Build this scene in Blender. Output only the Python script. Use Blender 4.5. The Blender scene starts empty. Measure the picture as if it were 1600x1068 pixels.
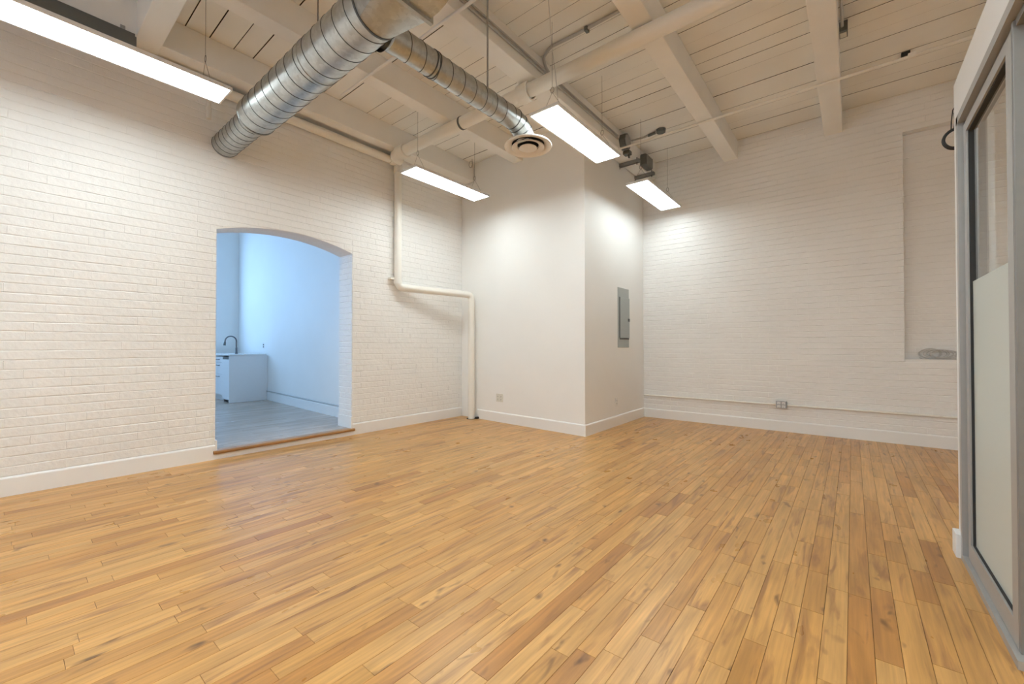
import bpy, math, random
from mathutils import Vector, Matrix
random.seed(7)
sc = bpy.context.scene
COL = sc.collection

# ------------------------------------------------------------------ camera, world, daylight, exposure
EYE = Vector((0.0, 0.0, 1.1))
YAW, PITCH, ROLL = math.radians(39.158), math.radians(0.62), math.radians(-0.035)
cam_data = bpy.data.cameras.new('camera')
cam_data.sensor_width = 36.0
cam_data.sensor_fit = 'HORIZONTAL'
cam_data.lens = 14.705
cam_data.clip_start = 0.02
cam = bpy.data.objects.new('camera', cam_data)
COL.objects.link(cam)
FWD = Vector((-math.sin(YAW) * math.cos(PITCH), math.cos(YAW) * math.cos(PITCH), math.sin(PITCH)))
_r = Vector((math.cos(YAW), math.sin(YAW), 0.0))
_u = _r.cross(FWD)
RGT = _r * math.cos(ROLL) + _u * math.sin(ROLL)
UPV = -_r * math.sin(ROLL) + _u * math.cos(ROLL)
m = Matrix((RGT, UPV, -FWD)).transposed().to_4x4()
m.translation = EYE
cam.matrix_world = m
sc.camera = cam

sc.view_settings.view_transform = 'Standard'
sc.view_settings.look = 'None'
sc.view_settings.exposure = 0.10
sc.view_settings.gamma = 1.0
sc.view_settings.use_curve_mapping = False
sc.cycles.use_denoising = True
sc.cycles.max_bounces = 10
sc.cycles.diffuse_bounces = 6
sc.cycles.caustics_reflective = False
sc.cycles.caustics_refractive = False

LAMP_STRENGTH = 18.4
LAMP_COLOR = (0.885, 0.985, 1.0)
SKY_STRENGTH = 5.6
SKY_COLOR = (0.34, 0.60, 1.0)

world = bpy.data.worlds.new('daylight')
sc.world = world
world.use_nodes = True
bg = world.node_tree.nodes['Background']
bg.inputs['Color'].default_value = (*SKY_COLOR, 1)
bg.inputs['Strength'].default_value = SKY_STRENGTH

pl = bpy.data.lights.new('window_portal', 'AREA')
pl.shape = 'RECTANGLE'
pl.size, pl.size_y = 2.0, 3.9
pl.cycles.is_portal = True
plo = bpy.data.objects.new('window_portal', pl)
plo.location = (-10.70, .93, 2.3)
plo.rotation_euler = (0, math.radians(-90), 0)
COL.objects.link(plo)
pl2 = bpy.data.lights.new('side_fill_portal', 'AREA')  # portal of the added kitchen side window
pl2.shape = 'RECTANGLE'
pl2.size, pl2.size_y = 1.0, 1.8
pl2.cycles.is_portal = True
plo2 = bpy.data.objects.new('side_fill_portal', pl2)
plo2.location = (-6.1, -1.8, 2.3)
plo2.rotation_euler = (math.radians(90), 0, 0)
COL.objects.link(plo2)
pl3 = bpy.data.lights.new('rear_fill_portal', 'AREA')  # portal of the added rear window
pl3.shape = 'RECTANGLE'
pl3.size, pl3.size_y = 1.3, 1.8
pl3.cycles.is_portal = True
plo3 = bpy.data.objects.new('rear_fill_portal', pl3)
plo3.location = (-2.0, -3.86, 2.0)
plo3.rotation_euler = (math.radians(90), 0, 0)
COL.objects.link(plo3)

# ------------------------------------------------------------------ helpers
class MB:
    def __init__(s):
        s.v, s.f, s.a = [], [], []
    def add(s, vs, fs, a=None):
        n = len(s.v)
        s.v += [tuple(v) for v in vs]
        s.f += [tuple(i + n for i in f) for f in fs]
        if a is not None:
            s.a += [a] * len(fs)
        return s
    def box(s, x0, x1, y0, y1, z0, z1):
        return s.add([(x0, y0, z0), (x1, y0, z0), (x1, y1, z0), (x0, y1, z0), (x0, y0, z1), (x1, y0, z1), (x1, y1, z1), (x0, y1, z1)],
                     [(0, 3, 2, 1), (4, 5, 6, 7), (0, 1, 5, 4), (1, 2, 6, 5), (2, 3, 7, 6), (3, 0, 4, 7)])
    def bbox(s, x0, x1, y0, y1, z0, z1, b=0.004):
        """box with all edges bevelled"""
        import bmesh
        bm = bmesh.new()
        t = MB().box(x0, x1, y0, y1, z0, z1)
        vs = [bm.verts.new(v) for v in t.v]
        for f in t.f:
            bm.faces.new([vs[i] for i in f])
        bmesh.ops.bevel(bm, geom=bm.edges[:], offset=b, segments=2, affect='EDGES', profile=0.5)
        bm.verts.index_update()
        s.add([v.co for v in bm.verts], [[v.index for v in f.verts] for f in bm.faces])
        bm.free()
        return s
    def prism(s, poly, z0, z1):
        n = len(poly)
        s.add([(x, y, z0) for x, y in poly] + [(x, y, z1) for x, y in poly],
              [tuple(range(n - 1, -1, -1)), tuple(range(n, 2 * n))] + [(i, (i + 1) % n, (i + 1) % n + n, i + n) for i in range(n)])
        return s
    def sweep(s, path, r, n=12, cap=True, closed=False):
        P = [Vector(p) for p in path]
        L = len(P)
        rs = r if isinstance(r, (list, tuple)) else [r] * L
        T = []
        for i in range(L):
            a = P[(i - 1) % L] if (closed or i > 0) else P[i]
            b = P[(i + 1) % L] if (closed or i < L - 1) else P[i]
            T.append((b - a).normalized())
        ref = Vector((0, 0, 1)) if abs(T[0].z) < 0.9 else Vector((1, 0, 0))
        U = (ref - T[0] * ref.dot(T[0])).normalized()
        base = len(s.v)
        for i in range(L):
            U = (U - T[i] * U.dot(T[i])).normalized()
            W = T[i].cross(U)
            for k in range(n):
                t = 2 * math.pi * k / n
                s.v.append(tuple(P[i] + (U * math.cos(t) + W * math.sin(t)) * rs[i]))
        for i in range(L if closed else L - 1):
            j = (i + 1) % L
            for k in range(n):
                k2 = (k + 1) % n
                s.f.append((base + i * n + k, base + i * n + k2, base + j * n + k2, base + j * n + k))
        if cap and not closed:
            s.f.append(tuple(base + k for k in range(n - 1, -1, -1)))
            s.f.append(tuple(base + (L - 1) * n + k for k in range(n)))
        return s
    def lathe(s, prof, origin, axis='Z', n=48, closed=False):
        """prof: list of (radius, along-axis)"""
        o = Vector(origin)
        base = len(s.v)
        for r, h in prof:
            for k in range(n):
                t = 2 * math.pi * k / n
                c, q = r * math.cos(t), r * math.sin(t)
                p = {'Z': (c, q, h), 'X': (h, c, q), 'Y': (q, h, c)}[axis]
                s.v.append(tuple(o + Vector(p)))
        m_ = len(prof)
        for i in range(m_ if closed else m_ - 1):
            j = (i + 1) % m_
            for k in range(n):
                k2 = (k + 1) % n
                s.f.append((base + i * n + k, base + i * n + k2, base + j * n + k2, base + j * n + k))
        return s

def obj(name, mb, mat, parent=None, smooth=False, root=None):
    """one mesh object; vertices are given in world space"""
    off = Vector((0, 0, 0))
    if parent is not None:
        p = parent
        while p is not None:
            off += p.location
            p = p.parent
    me = bpy.data.meshes.new(name)
    me.from_pydata([tuple(Vector(v) - off) for v in mb.v], [], mb.f)
    if mb.a:
        at = me.attributes.new('rnd', 'FLOAT', 'FACE')
        at.data.foreach_set('value', mb.a)
    me.materials.append(mat)
    if smooth:
        me.polygons.foreach_set('use_smooth', [True] * len(me.polygons))
        try:
            me.set_sharp_from_angle(angle=math.radians(35))
        except Exception:
            pass
    me.update()
    o = bpy.data.objects.new(name, me)
    COL.objects.link(o)
    if parent is not None:
        o.parent = parent
    return o

def tag(o, label=None, cat=None, group=None, kind=None):
    if label: o['label'] = label
    if cat: o['category'] = cat
    if group: o['group'] = group
    if kind: o['kind'] = kind
    return o

def thing(name, loc, label, cat, group=None, kind=None):
    o = bpy.data.objects.new(name, None)
    o.empty_display_size = 0.1
    o.location = loc
    COL.objects.link(o)
    return tag(o, label, cat, group, kind)

def arc(c, a0, a1, r, u, w, n=8):
    """points on an arc about c from angle a0 to a1 in the plane of u, w"""
    c, u, w = Vector(c), Vector(u), Vector(w)
    return [c + u * (r * math.cos(a0 + (a1 - a0) * i / n)) + w * (r * math.sin(a0 + (a1 - a0) * i / n)) for i in range(n + 1)]

def rounded(pts, rad, n=7):
    """polyline with its corners rounded"""
    P = [Vector(p) for p in pts]
    out = [P[0]]
    for i in range(1, len(P) - 1):
        a, b, c = P[i - 1], P[i], P[i + 1]
        d0, d1 = (a - b).normalized(), (c - b).normalized()
        ang = d0.angle(d1)
        t = min(rad / math.tan(ang / 2), (a - b).length * .48, (c - b).length * .48)
        p0, p1 = b + d0 * t, b + d1 * t
        for k in range(n + 1):
            s_ = k / n
            out.append(p0 * (1 - s_) ** 2 + b * 2 * s_ * (1 - s_) + p1 * s_ ** 2)
    out.append(P[-1])
    return out

# ------------------------------------------------------------------ materials
def new_mat(name):
    mt = bpy.data.materials.new(name)
    mt.use_nodes = True
    nt = mt.node_tree
    return mt, nt, nt.nodes['Principled BSDF']

def N(nt, typ, **kw):
    n = nt.nodes.new(typ)
    for k, v in kw.items():
        setattr(n, k, v)
    return n

def paint(name, color, rough=0.6, bump=0.15, scale=40.0, vary=0.03, dist=0.002):
    mt, nt, b = new_mat(name)
    geo = N(nt, 'ShaderNodeNewGeometry')
    no = N(nt, 'ShaderNodeTexNoise')
    no.inputs['Scale'].default_value = scale
    no.inputs['Detail'].default_value = 5
    nt.links.new(geo.outputs['Position'], no.inputs['Vector'])
    big = N(nt, 'ShaderNodeTexNoise')
    big.inputs['Scale'].default_value = 1.7
    big.inputs['Detail'].default_value = 4
    nt.links.new(geo.outputs['Position'], big.inputs['Vector'])
    ramp = N(nt, 'ShaderNodeMapRange')
    ramp.inputs['From Min'].default_value = 0.3
    ramp.inputs['From Max'].default_value = 0.7
    ramp.inputs['To Min'].default_value = 1 - vary
    ramp.inputs['To Max'].default_value = 1 + vary
    nt.links.new(big.outputs['Fac'], ramp.inputs['Value'])
    mul = N(nt, 'ShaderNodeMix', data_type='RGBA', blend_type='MULTIPLY')
    mul.inputs[0].default_value = 1.0
    mul.inputs[6].default_value = (*color, 1)
    nt.links.new(ramp.outputs['Result'], mul.inputs[7])
    nt.links.new(mul.outputs[2], b.inputs['Base Color'])
    b.inputs['Roughness'].default_value = rough
    bp = N(nt, 'ShaderNodeBump')
    bp.inputs['Strength'].default_value = bump
    bp.inputs['Distance'].default_value = dist
    nt.links.new(no.outputs['Fac'], bp.inputs['Height'])
    nt.links.new(bp.outputs['Normal'], b.inputs['Normal'])
    return mt

def plain(name, color, rough=0.5, metal=0.0, vary=0.06, scale=30.0):
    mt, nt, b = new_mat(name)
    geo = N(nt, 'ShaderNodeNewGeometry')
    no = N(nt, 'ShaderNodeTexNoise')
    no.inputs['Scale'].default_value = scale
    no.inputs['Detail'].default_value = 3
    nt.links.new(geo.outputs['Position'], no.inputs['Vector'])
    r = N(nt, 'ShaderNodeMix', data_type='RGBA')
    r.inputs[6].default_value = (*[c * (1 - vary) for c in color], 1)
    r.inputs[7].default_value = (*[min(1, c * (1 + vary)) for c in color], 1)
    nt.links.new(no.outputs['Fac'], r.inputs[0])
    nt.links.new(r.outputs[2], b.inputs['Base Color'])
    b.inputs['Roughness'].default_value = rough
    b.inputs['Metallic'].default_value = metal
    return mt

def galvanised(name, color=(0.52, 0.54, 0.535), rough=0.40):
    mt, nt, b = new_mat(name)
    geo = N(nt, 'ShaderNodeNewGeometry')
    vo = N(nt, 'ShaderNodeTexVoronoi')
    vo.inputs['Scale'].default_value = 38
    nt.links.new(geo.outputs['Position'], vo.inputs['Vector'])
    no = N(nt, 'ShaderNodeTexNoise')
    no.inputs['Scale'].default_value = 6
    no.inputs['Detail'].default_value = 5
    nt.links.new(geo.outputs['Position'], no.inputs['Vector'])
    r = N(nt, 'ShaderNodeMix', data_type='RGBA')
    r.inputs[6].default_value = (*[c * .86 for c in color], 1)
    r.inputs[7].default_value = (*[min(1, c * 1.1) for c in color], 1)
    nt.links.new(vo.outputs['Color'], r.inputs[0])
    nt.links.new(r.outputs[2], b.inputs['Base Color'])
    mr = N(nt, 'ShaderNodeMapRange')
    mr.inputs['To Min'].default_value = rough - .08
    mr.inputs['To Max'].default_value = rough + .12
    nt.links.new(no.outputs['Fac'], mr.inputs['Value'])
    nt.links.new(mr.outputs['Result'], b.inputs['Roughness'])
    b.inputs['Metallic'].default_value = 1.0
    bp = N(nt, 'ShaderNodeBump')
    bp.inputs['Strength'].default_value = 0.12
    bp.inputs['Distance'].default_value = 0.01
    nt.links.new(no.outputs['Fac'], bp.inputs['Height'])
    nt.links.new(bp.outputs['Normal'], b.inputs['Normal'])
    return mt

def wood(name, tones, streak=(0.30, 0.135, 0.05), knot=(0.12, 0.055, 0.022), rough=0.29, streak_amt=0.8):
    """boards along Y; every board carries its own 'rnd' face value"""
    mt, nt, b = new_mat(name)
    L = nt.links.new
    geo = N(nt, 'ShaderNodeNewGeometry')
    at = N(nt, 'ShaderNodeAttribute', attribute_type='GEOMETRY', attribute_name='rnd')
    offs = N(nt, 'ShaderNodeVectorMath', operation='MULTIPLY')
    offs.inputs[1].default_value = (91.7, 57.3, 33.1)
    cx = N(nt, 'ShaderNodeCombineXYZ')
    for i in range(3):
        L(at.outputs['Fac'], cx.inputs[i])
    L(cx.outputs[0], offs.inputs[0])
    def coords(sx, sy):
        ml = N(nt, 'ShaderNodeVectorMath', operation='MULTIPLY')
        ml.inputs[1].default_value = (sx, sy, 1.0)
        L(geo.outputs['Position'], ml.inputs[0])
        ad = N(nt, 'ShaderNodeVectorMath', operation='ADD')
        L(ml.outputs[0], ad.inputs[0])
        L(offs.outputs[0], ad.inputs[1])
        return ad.outputs[0]
    def noise(vec, detail=4, scale=1.0, rough_=.55, distortion=0.0):
        n = N(nt, 'ShaderNodeTexNoise')
        n.inputs['Scale'].default_value = scale
        n.inputs['Detail'].default_value = detail
        n.inputs['Roughness'].default_value = rough_
        n.inputs['Distortion'].default_value = distortion
        L(vec, n.inputs['Vector'])
        return n.outputs['Fac']
    ramp = N(nt, 'ShaderNodeValToRGB')
    el = ramp.color_ramp.elements
    el[0].position, el[0].color = tones[0][0], (*tones[0][1], 1)
    el[1].position, el[1].color = tones[-1][0], (*tones[-1][1], 1)
    for p, c in tones[1:-1]:
        e = el.new(p)
        e.color = (*c, 1)
    L(at.outputs['Fac'], ramp.inputs['Fac'])
    # fine grain
    g = noise(coords(75, 2.2), 5)
    gm = N(nt, 'ShaderNodeMapRange')
    gm.inputs['From Min'].default_value, gm.inputs['From Max'].default_value = .25, .75
    gm.inputs['To Min'].default_value, gm.inputs['To Max'].default_value = .80, 1.18
    L(g, gm.inputs['Value'])
    mul = N(nt, 'ShaderNodeMix', data_type='RGBA', blend_type='MULTIPLY')
    mul.inputs[0].default_value = 1
    L(ramp.outputs['Color'], mul.inputs[6])
    L(gm.outputs['Result'], mul.inputs[7])
    # broad tone drift inside a board
    g2 = noise(coords(9, 1.6), 3, distortion=.6)
    gm2 = N(nt, 'ShaderNodeMapRange')
    gm2.inputs['From Min'].default_value, gm2.inputs['From Max'].default_value = .3, .7
    gm2.inputs['To Min'].default_value, gm2.inputs['To Max'].default_value = .82, 1.15
    L(g2, gm2.inputs['Value'])
    mul2 = N(nt, 'ShaderNodeMix', data_type='RGBA', blend_type='MULTIPLY')
    mul2.inputs[0].default_value = 1
    L(mul.outputs[2], mul2.inputs[6])
    L(gm2.outputs['Result'], mul2.inputs[7])
    # brown mineral streaks
    s1 = noise(coords(19, 1.9), 4, distortion=.9)
    sm = N(nt, 'ShaderNodeMapRange')
    sm.inputs['From Min'].default_value, sm.inputs['From Max'].default_value = .545, .70
    sm.inputs['To Min'].default_value, sm.inputs['To Max'].default_value = 0, streak_amt
    L(s1, sm.inputs['Value'])
    mx = N(nt, 'ShaderNodeMix', data_type='RGBA')
    L(sm.outputs['Result'], mx.inputs[0])
    L(mul2.outputs[2], mx.inputs[6])
    mx.inputs[7].default_value = (*streak, 1)
    # knots
    k1 = noise(coords(13, 5.5), 2, distortion=.4)
    km = N(nt, 'ShaderNodeMapRange')
    km.inputs['From Min'].default_value, km.inputs['From Max'].default_value = .665, .78
    km.inputs['To Min'].default_value, km.inputs['To Max'].default_value = 0, .9
    L(k1, km.inputs['Value'])
    mk = N(nt, 'ShaderNodeMix', data_type='RGBA')
    L(km.outputs['Result'], mk.inputs[0])
    L(mx.outputs[2], mk.inputs[6])
    mk.inputs[7].default_value = (*knot, 1)
    L(mk.outputs[2], b.inputs['Base Color'])
    rr = N(nt, 'ShaderNodeMapRange')
    rr.inputs['To Min'].default_value, rr.inputs['To Max'].default_value = rough - .07, rough + .1
    L(noise(coords(6, 3), 3), rr.inputs['Value'])
    L(rr.outputs['Result'], b.inputs['Roughness'])
    bp = N(nt, 'ShaderNodeBump')
    bp.inputs['Strength'].default_value = 0.1
    bp.inputs['Distance'].default_value = 0.001
    L(g, bp.inputs['Height'])
    L(bp.outputs['Normal'], b.inputs['Normal'])
    return mt

WHITE = (0.87, 0.86, 0.84)
M = {}
M['brick_paint'] = paint('white_brick_paint', WHITE, .55, .8, 24, .025, .006)
M['wall_paint'] = paint('white_wall_paint', (0.88, 0.87, 0.845), .6, .06, 120, .015, .001)
M['trim_paint'] = paint('white_trim_paint', (0.88, 0.875, 0.86), .38, .04, 90, .01, .001)
M['ceiling_paint'] = paint('white_board_paint', (0.87, 0.85, 0.80), .6, .25, 22, .04, .003)
M['beam_paint'] = paint('white_beam_paint', (0.87, 0.85, 0.81), .55, .3, 18, .04, .004)
M['pipe_paint'] = paint('white_pipe_paint', (0.86, 0.83, 0.765), .42, .1, 50, .03, .001)
M['dark_gap'] = plain('dark_gap', (0.035, 0.028, 0.022), .9)
M['raw_edge'] = plain('unpainted_board_edge', (0.07, 0.05, 0.035), .9)
M['dark_steel'] = plain('dark_steel', (0.16, 0.165, 0.16), .45, .7)
M['grey_steel'] = plain('grey_steel', (0.42, 0.42, 0.41), .42, .85)
M['conduit'] = plain('conduit_steel', (0.52, 0.51, 0.49), .5, .3)
M['galv'] = galvanised('galvanised_sheet')
M['galv_seam'] = galvanised('galvanised_seam', (0.14, 0.145, 0.145), .55)  # shading of the seam groove is put into this darker metal
M['panel_grey'] = plain('panel_grey_enamel', (0.40, 0.435, 0.43), .45, .1, .04)
M['black'] = plain('black_plastic', (0.02, 0.02, 0.02), .5)
M['black_hole'] = plain('dark_void', (0.012, 0.011, 0.01), .9)
M['outlet'] = plain('outlet_plastic', (0.72, 0.70, 0.62), .4)
M['outlet_white'] = plain('outlet_white_plastic', (0.82, 0.81, 0.79), .4)
M['diffuser_white'] = plain('diffuser_enamel', (0.80, 0.75, 0.68), .4)
M['wire'] = plain('steel_wire', (0.22, 0.20, 0.18), .5, .5)
M['lamp_frame'] = plain('lamp_frame_enamel', (0.8, 0.8, 0.8), .4)
M['alu'] = plain('grey_aluminium', (0.46, 0.455, 0.44), .42, .35, .05)
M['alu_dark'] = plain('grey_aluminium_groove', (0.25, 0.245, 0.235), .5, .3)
M['rubber'] = plain('rubber', (0.03, 0.03, 0.03), .8)
M['cabinet'] = plain('white_cabinet_lacquer', (0.80, 0.81, 0.82), .35, 0, .02)
M['counter'] = plain('white_worktop', (0.80, 0.81, 0.81), .25, 0, .03)
M['chrome'] = plain('brushed_steel', (0.16, 0.165, 0.175), .3, 1.0)
M['cable_grey'] = plain('grey_cable', (0.60, 0.585, 0.57), .4)
M['floor_base'] = plain('floor_underlay', (0.10, 0.055, 0.025), .8)
M['maple'] = wood('maple_planks', [(0.0, (0.635, 0.35, 0.118)), (.4, (0.605, 0.322, 0.100)), (.7, (0.575, 0.295, 0.087)), (.9, (0.535, 0.262, 0.074)), (1.0, (0.455, 0.205, 0.056))])
M['laminate'] = wood('grey_brown_planks', [(0.0, (0.50, 0.405, 0.325)), (.5, (0.46, 0.365, 0.29)), (1.0, (0.40, 0.31, 0.24))], streak=(.28, .2, .15), knot=(.25, .17, .12), rough=.22, streak_amt=.4)
M['nosing'] = wood('oak_nosing', [(0.0, (0.42, 0.21, 0.07)), (1.0, (0.42, 0.21, 0.07))], rough=.35)

def lamp_mat(f=1.0):
    mt, nt, b = new_mat('lit_diffuser')
    nt.nodes.remove(b)
    e = N(nt, 'ShaderNodeEmission')
    e.inputs['Color'].default_value = (*LAMP_COLOR, 1)
    e.inputs['Strength'].default_value = LAMP_STRENGTH * f
    nt.links.new(e.outputs[0], nt.nodes['Material Output'].inputs['Surface'])
    return mt
M['lamp'] = lamp_mat()
M['lamp_dim'] = lamp_mat(.62)  # weaker copy, turned down to soften the hot spot beside it

def glass_mat():
    mt, nt, b = new_mat('clear_glass')
    nt.nodes.remove(b)
    t = N(nt, 'ShaderNodeBsdfTransparent')
    t.inputs['Color'].default_value = (.985, .995, .99, 1)
    g = N(nt, 'ShaderNodeBsdfGlossy')
    g.inputs['Roughness'].default_value = .02
    f = N(nt, 'ShaderNodeFresnel')
    f.inputs['IOR'].default_value = 1.5
    mx = N(nt, 'ShaderNodeMixShader')
    gg = N(nt, 'ShaderNodeNewGeometry')
    fr_ = N(nt, 'ShaderNodeMath', operation='SUBTRACT')
    fr_.inputs[0].default_value = 1.0
    nt.links.new(gg.outputs['Backfacing'], fr_.inputs[1])
    fm = N(nt, 'ShaderNodeMath', operation='MULTIPLY')
    nt.links.new(f.outputs[0], fm.inputs[0])
    nt.links.new(fr_.outputs[0], fm.inputs[1])
    nt.links.new(fm.outputs[0], mx.inputs[0])
    nt.links.new(t.outputs[0], mx.inputs[1])
    nt.links.new(g.outputs[0], mx.inputs[2])
    nt.links.new(mx.outputs[0], nt.nodes['Material Output'].inputs['Surface'])
    return mt
M['glass'] = glass_mat()

def frost_mat():
    mt, nt, b = new_mat('frosted_film')
    b.inputs['Base Color'].default_value = (.78, .81, .77, 1)
    b.inputs['Roughness'].default_value = .32
    tr = N(nt, 'ShaderNodeBsdfTranslucent')
    tr.inputs['Color'].default_value = (.7, .75, .7, 1)
    mx = N(nt, 'ShaderNodeMixShader')
    mx.inputs[0].default_value = .3
    nt.links.new(b.outputs[0], mx.inputs[1])
    nt.links.new(tr.outputs[0], mx.inputs[2])
    nt.links.new(mx.outputs[0], nt.nodes['Material Output'].inputs['Surface'])
    return mt
M['frost'] = frost_mat()

# ------------------------------------------------------------------ room dimensions (metres)
XL = -4.845           # mortar face of the left brick wall
YF = 6.43             # mortar face of the far brick wall
ZC = 3.94             # underside of the ceiling boards
ZB = 3.69             # underside of the beams
BOXA, BOXB, BOXC = (XL, 4.68), (-2.545, 4.54), (-2.56, YF)     # plastered corner chase
ARCH_Y0, ARCH_Y1, ARCH_Z, ARCH_RISE = 1.345, 2.79, 2.258, 0.117
ARCH_TH = 0.31
KF = 0.085            # kitchen floor height
_w = ARCH_Y1 - ARCH_Y0
_R = ((_w / 2) ** 2 + ARCH_RISE ** 2) / (2 * ARCH_RISE)
def arch_z(y):
    d = y - (ARCH_Y0 + ARCH_Y1) / 2
    if abs(d) > _w / 2:
        return -1.0
    return ARCH_Z + ARCH_RISE - _R + math.sqrt(_R * _R - d * d)

# ------------------------------------------------------------------ walls
def struct(name, mb, mat, label, cat, smooth=False):
    return tag(obj(name, mb, mat, None, smooth), label, cat, None, 'structure')

mb = MB()
ya, yb = -3.6, YF + .2
mb.box(XL - ARCH_TH, XL, ya, ARCH_Y0, 0, ZC + .1)
mb.box(XL - ARCH_TH, XL, ARCH_Y1, yb, 0, ZC + .1)
ys = [ARCH_Y0 + _w * i / 24 for i in range(25)]
for y0, y1 in zip(ys[:-1], ys[1:]):
    a, b_ = max(arch_z(y0), ARCH_Z), max(arch_z(y1), ARCH_Z)
    x0, x1, zt = XL - ARCH_TH, XL, ZC + .1
    mb.add([(x1, y0, a), (x1, y1, b_), (x1, y1, zt), (x1, y0, zt), (x0, y0, a), (x0, y1, b_), (x0, y1, zt), (x0, y0, zt)],
           [(0, 1, 2, 3), (5, 4, 7, 6), (4, 5, 1, 0)])
wall_left = struct('wall_left', mb, M['brick_paint'], 'white painted brick wall with the arched opening to the kitchen', 'wall')

NX0, NZ0, NZ1, ND = 0.452, 0.955, 3.515, 0.11
mb = MB()
mb.box(BOXC[0] - .3, NX0, YF, YF + .3, 0, ZC + .1)
mb.box(NX0, 3.3, YF, YF + .3, 0, NZ0)
mb.box(NX0, 1.75, YF + ND, YF + .3, NZ0, NZ1)
mb.box(NX0, 3.3, YF, YF + .3, NZ1, ZC + .1)
mb.box(1.75, 3.3, YF, YF + .3, NZ0, NZ1)
wall_far = struct('wall_far', mb, M['brick_paint'], 'white painted brick wall with a tall recessed niche behind the glass partition', 'wall')

tag(obj('wall_chase', MB().prism([BOXA, BOXB, BOXC, (XL, YF)], 0, ZC + .05), M['wall_paint']),
    'smooth white plastered corner chase holding the electrical panel', 'wall', None, 'structure')
RX0, RX1, RZ0, RZ1 = -2.65, -1.35, 1.1, 2.9
struct('wall_rear', MB().box(XL - .3, RX0, -3.8, -3.6, 0, ZC + .1).box(RX1, 3.3, -3.8, -3.6, 0, ZC + .1).box(RX0, RX1, -3.8, -3.6, 0, RZ0).box(RX0, RX1, -3.8, -3.6, RZ1, ZC + .1),
       M['wall_paint'], 'white wall behind the viewer, window added for fill light', 'wall')
w3 = thing('rear_fill_window', (-2.0, -3.72, RZ0), 'unseen window added behind the viewer for daylight fill', 'window', kind='structure')  # not seen; put in for frontal daylight fill
mb = MB()
for a in ((RX0, RX1, RZ0, RZ0 + .06), (RX0, RX1, RZ1 - .06, RZ1), (RX0, RX0 + .06, RZ0 + .06, RZ1 - .06), (RX1 - .06, RX1, RZ0 + .06, RZ1 - .06), (-2.03, -1.97, RZ0 + .06, RZ1 - .06)):
    mb.box(a[0], a[1], -3.75, -3.69, a[2], a[3])
obj('window_frame', mb, M['trim_paint'], w3)
for a, b_ in ((RX0 + .06, -2.03), (-1.97, RX1 - .06)):
    obj('pane', MB().box(a, b_, -3.723, -3.717, RZ0 + .06, RZ1 - .06), M['glass'], w3)
struct('wall_right', MB().box(3.2, 3.4, -3.8, YF + .3, 0, ZC + .1), M['wall_paint'], 'white outer wall of the room beyond the glass partition', 'wall')

# bricks ---------------------------------------------------------------------------------------------------
def in_view(p):
    d = Vector(p) - EYE
    c = d.dot(FWD)
    if c < .2:
        return False
    return abs(d.dot(RGT) / c) < 800 / 653.5 * 1.01 and abs(d.dot(UPV) / c) < 534 / 653.5 * 1.01

def brick_courses(u0, u1, z0, z1, keep, seed):
    """list of bricks (u0,u1,za0,za1,zb) ; keep(u0,u1,z0,z1) -> list of clipped pieces"""
    rnd = random.Random(seed)
    out = []
    ch, j = 0.0715, 0.0045
    n = int((z1 - z0) / ch) + 1
    for r in range(n):
        za = z0 + r * ch
        zb = min(za + ch - j, z1)
        if zb - za < .02:
            continue
        header = (r % 6 == 3)
        bl = 0.103 if header else 0.213
        u = u0 - rnd.random() * .02 - (bl / 2 if r % 2 else 0)
        while u < u1:
            w = bl
            a, b_ = max(u, u0), min(u + w, u1)
            if b_ - a > .025:
                out += keep(a, b_, za, zb)
            u += w
    return out

def brick_geo(rnd, w, h, to, base=(0, 0, 0), dz0=(0, 0), depth=None):
    """a painted brick: full-size back, slightly smaller proud face with uneven corners. to(u, z, d) -> xyz"""
    d = depth if depth else rnd.uniform(.0036, .0066)
    c = .0040
    cl, cr_ = rnd.choice((0, 0, 0, 0, .0022)), rnd.choice((0, 0, 0, 0, .0022))
    jt = lambda a: rnd.uniform(-a, a) * 1.25
    u0, u1, za0, za1, zb = base[0], base[0] + w, base[1] + dz0[0], base[1] + dz0[1], base[1] + h
    P = [to(u0 - .002, za0 - .002, -.001), to(u1 + .002, za1 - .002, -.001), to(u1 + .002, zb + .002, -.001), to(u0 - .002, zb + .002, -.001)]
    q = [(u0 + cl, za0 + c + jt(.002)), ((u0 + u1) / 2, (za0 + za1) / 2 + c + jt(.0022)), (u1 - cr_, za1 + c + jt(.002)),
         (u1 - cr_, zb - c + jt(.002)), ((u0 + u1) / 2, zb - c + jt(.0022)), (u0 + cl, zb - c + jt(.002))]
    P += [to(a, b_, d + jt(.0007)) for a, b_ in q]
    F = [(4, 5, 8, 9), (5, 6, 7, 8), (0, 1, 6, 5, 4), (1, 2, 7, 6), (2, 3, 9, 8, 7), (3, 0, 4, 9)]
    return P, F

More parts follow.
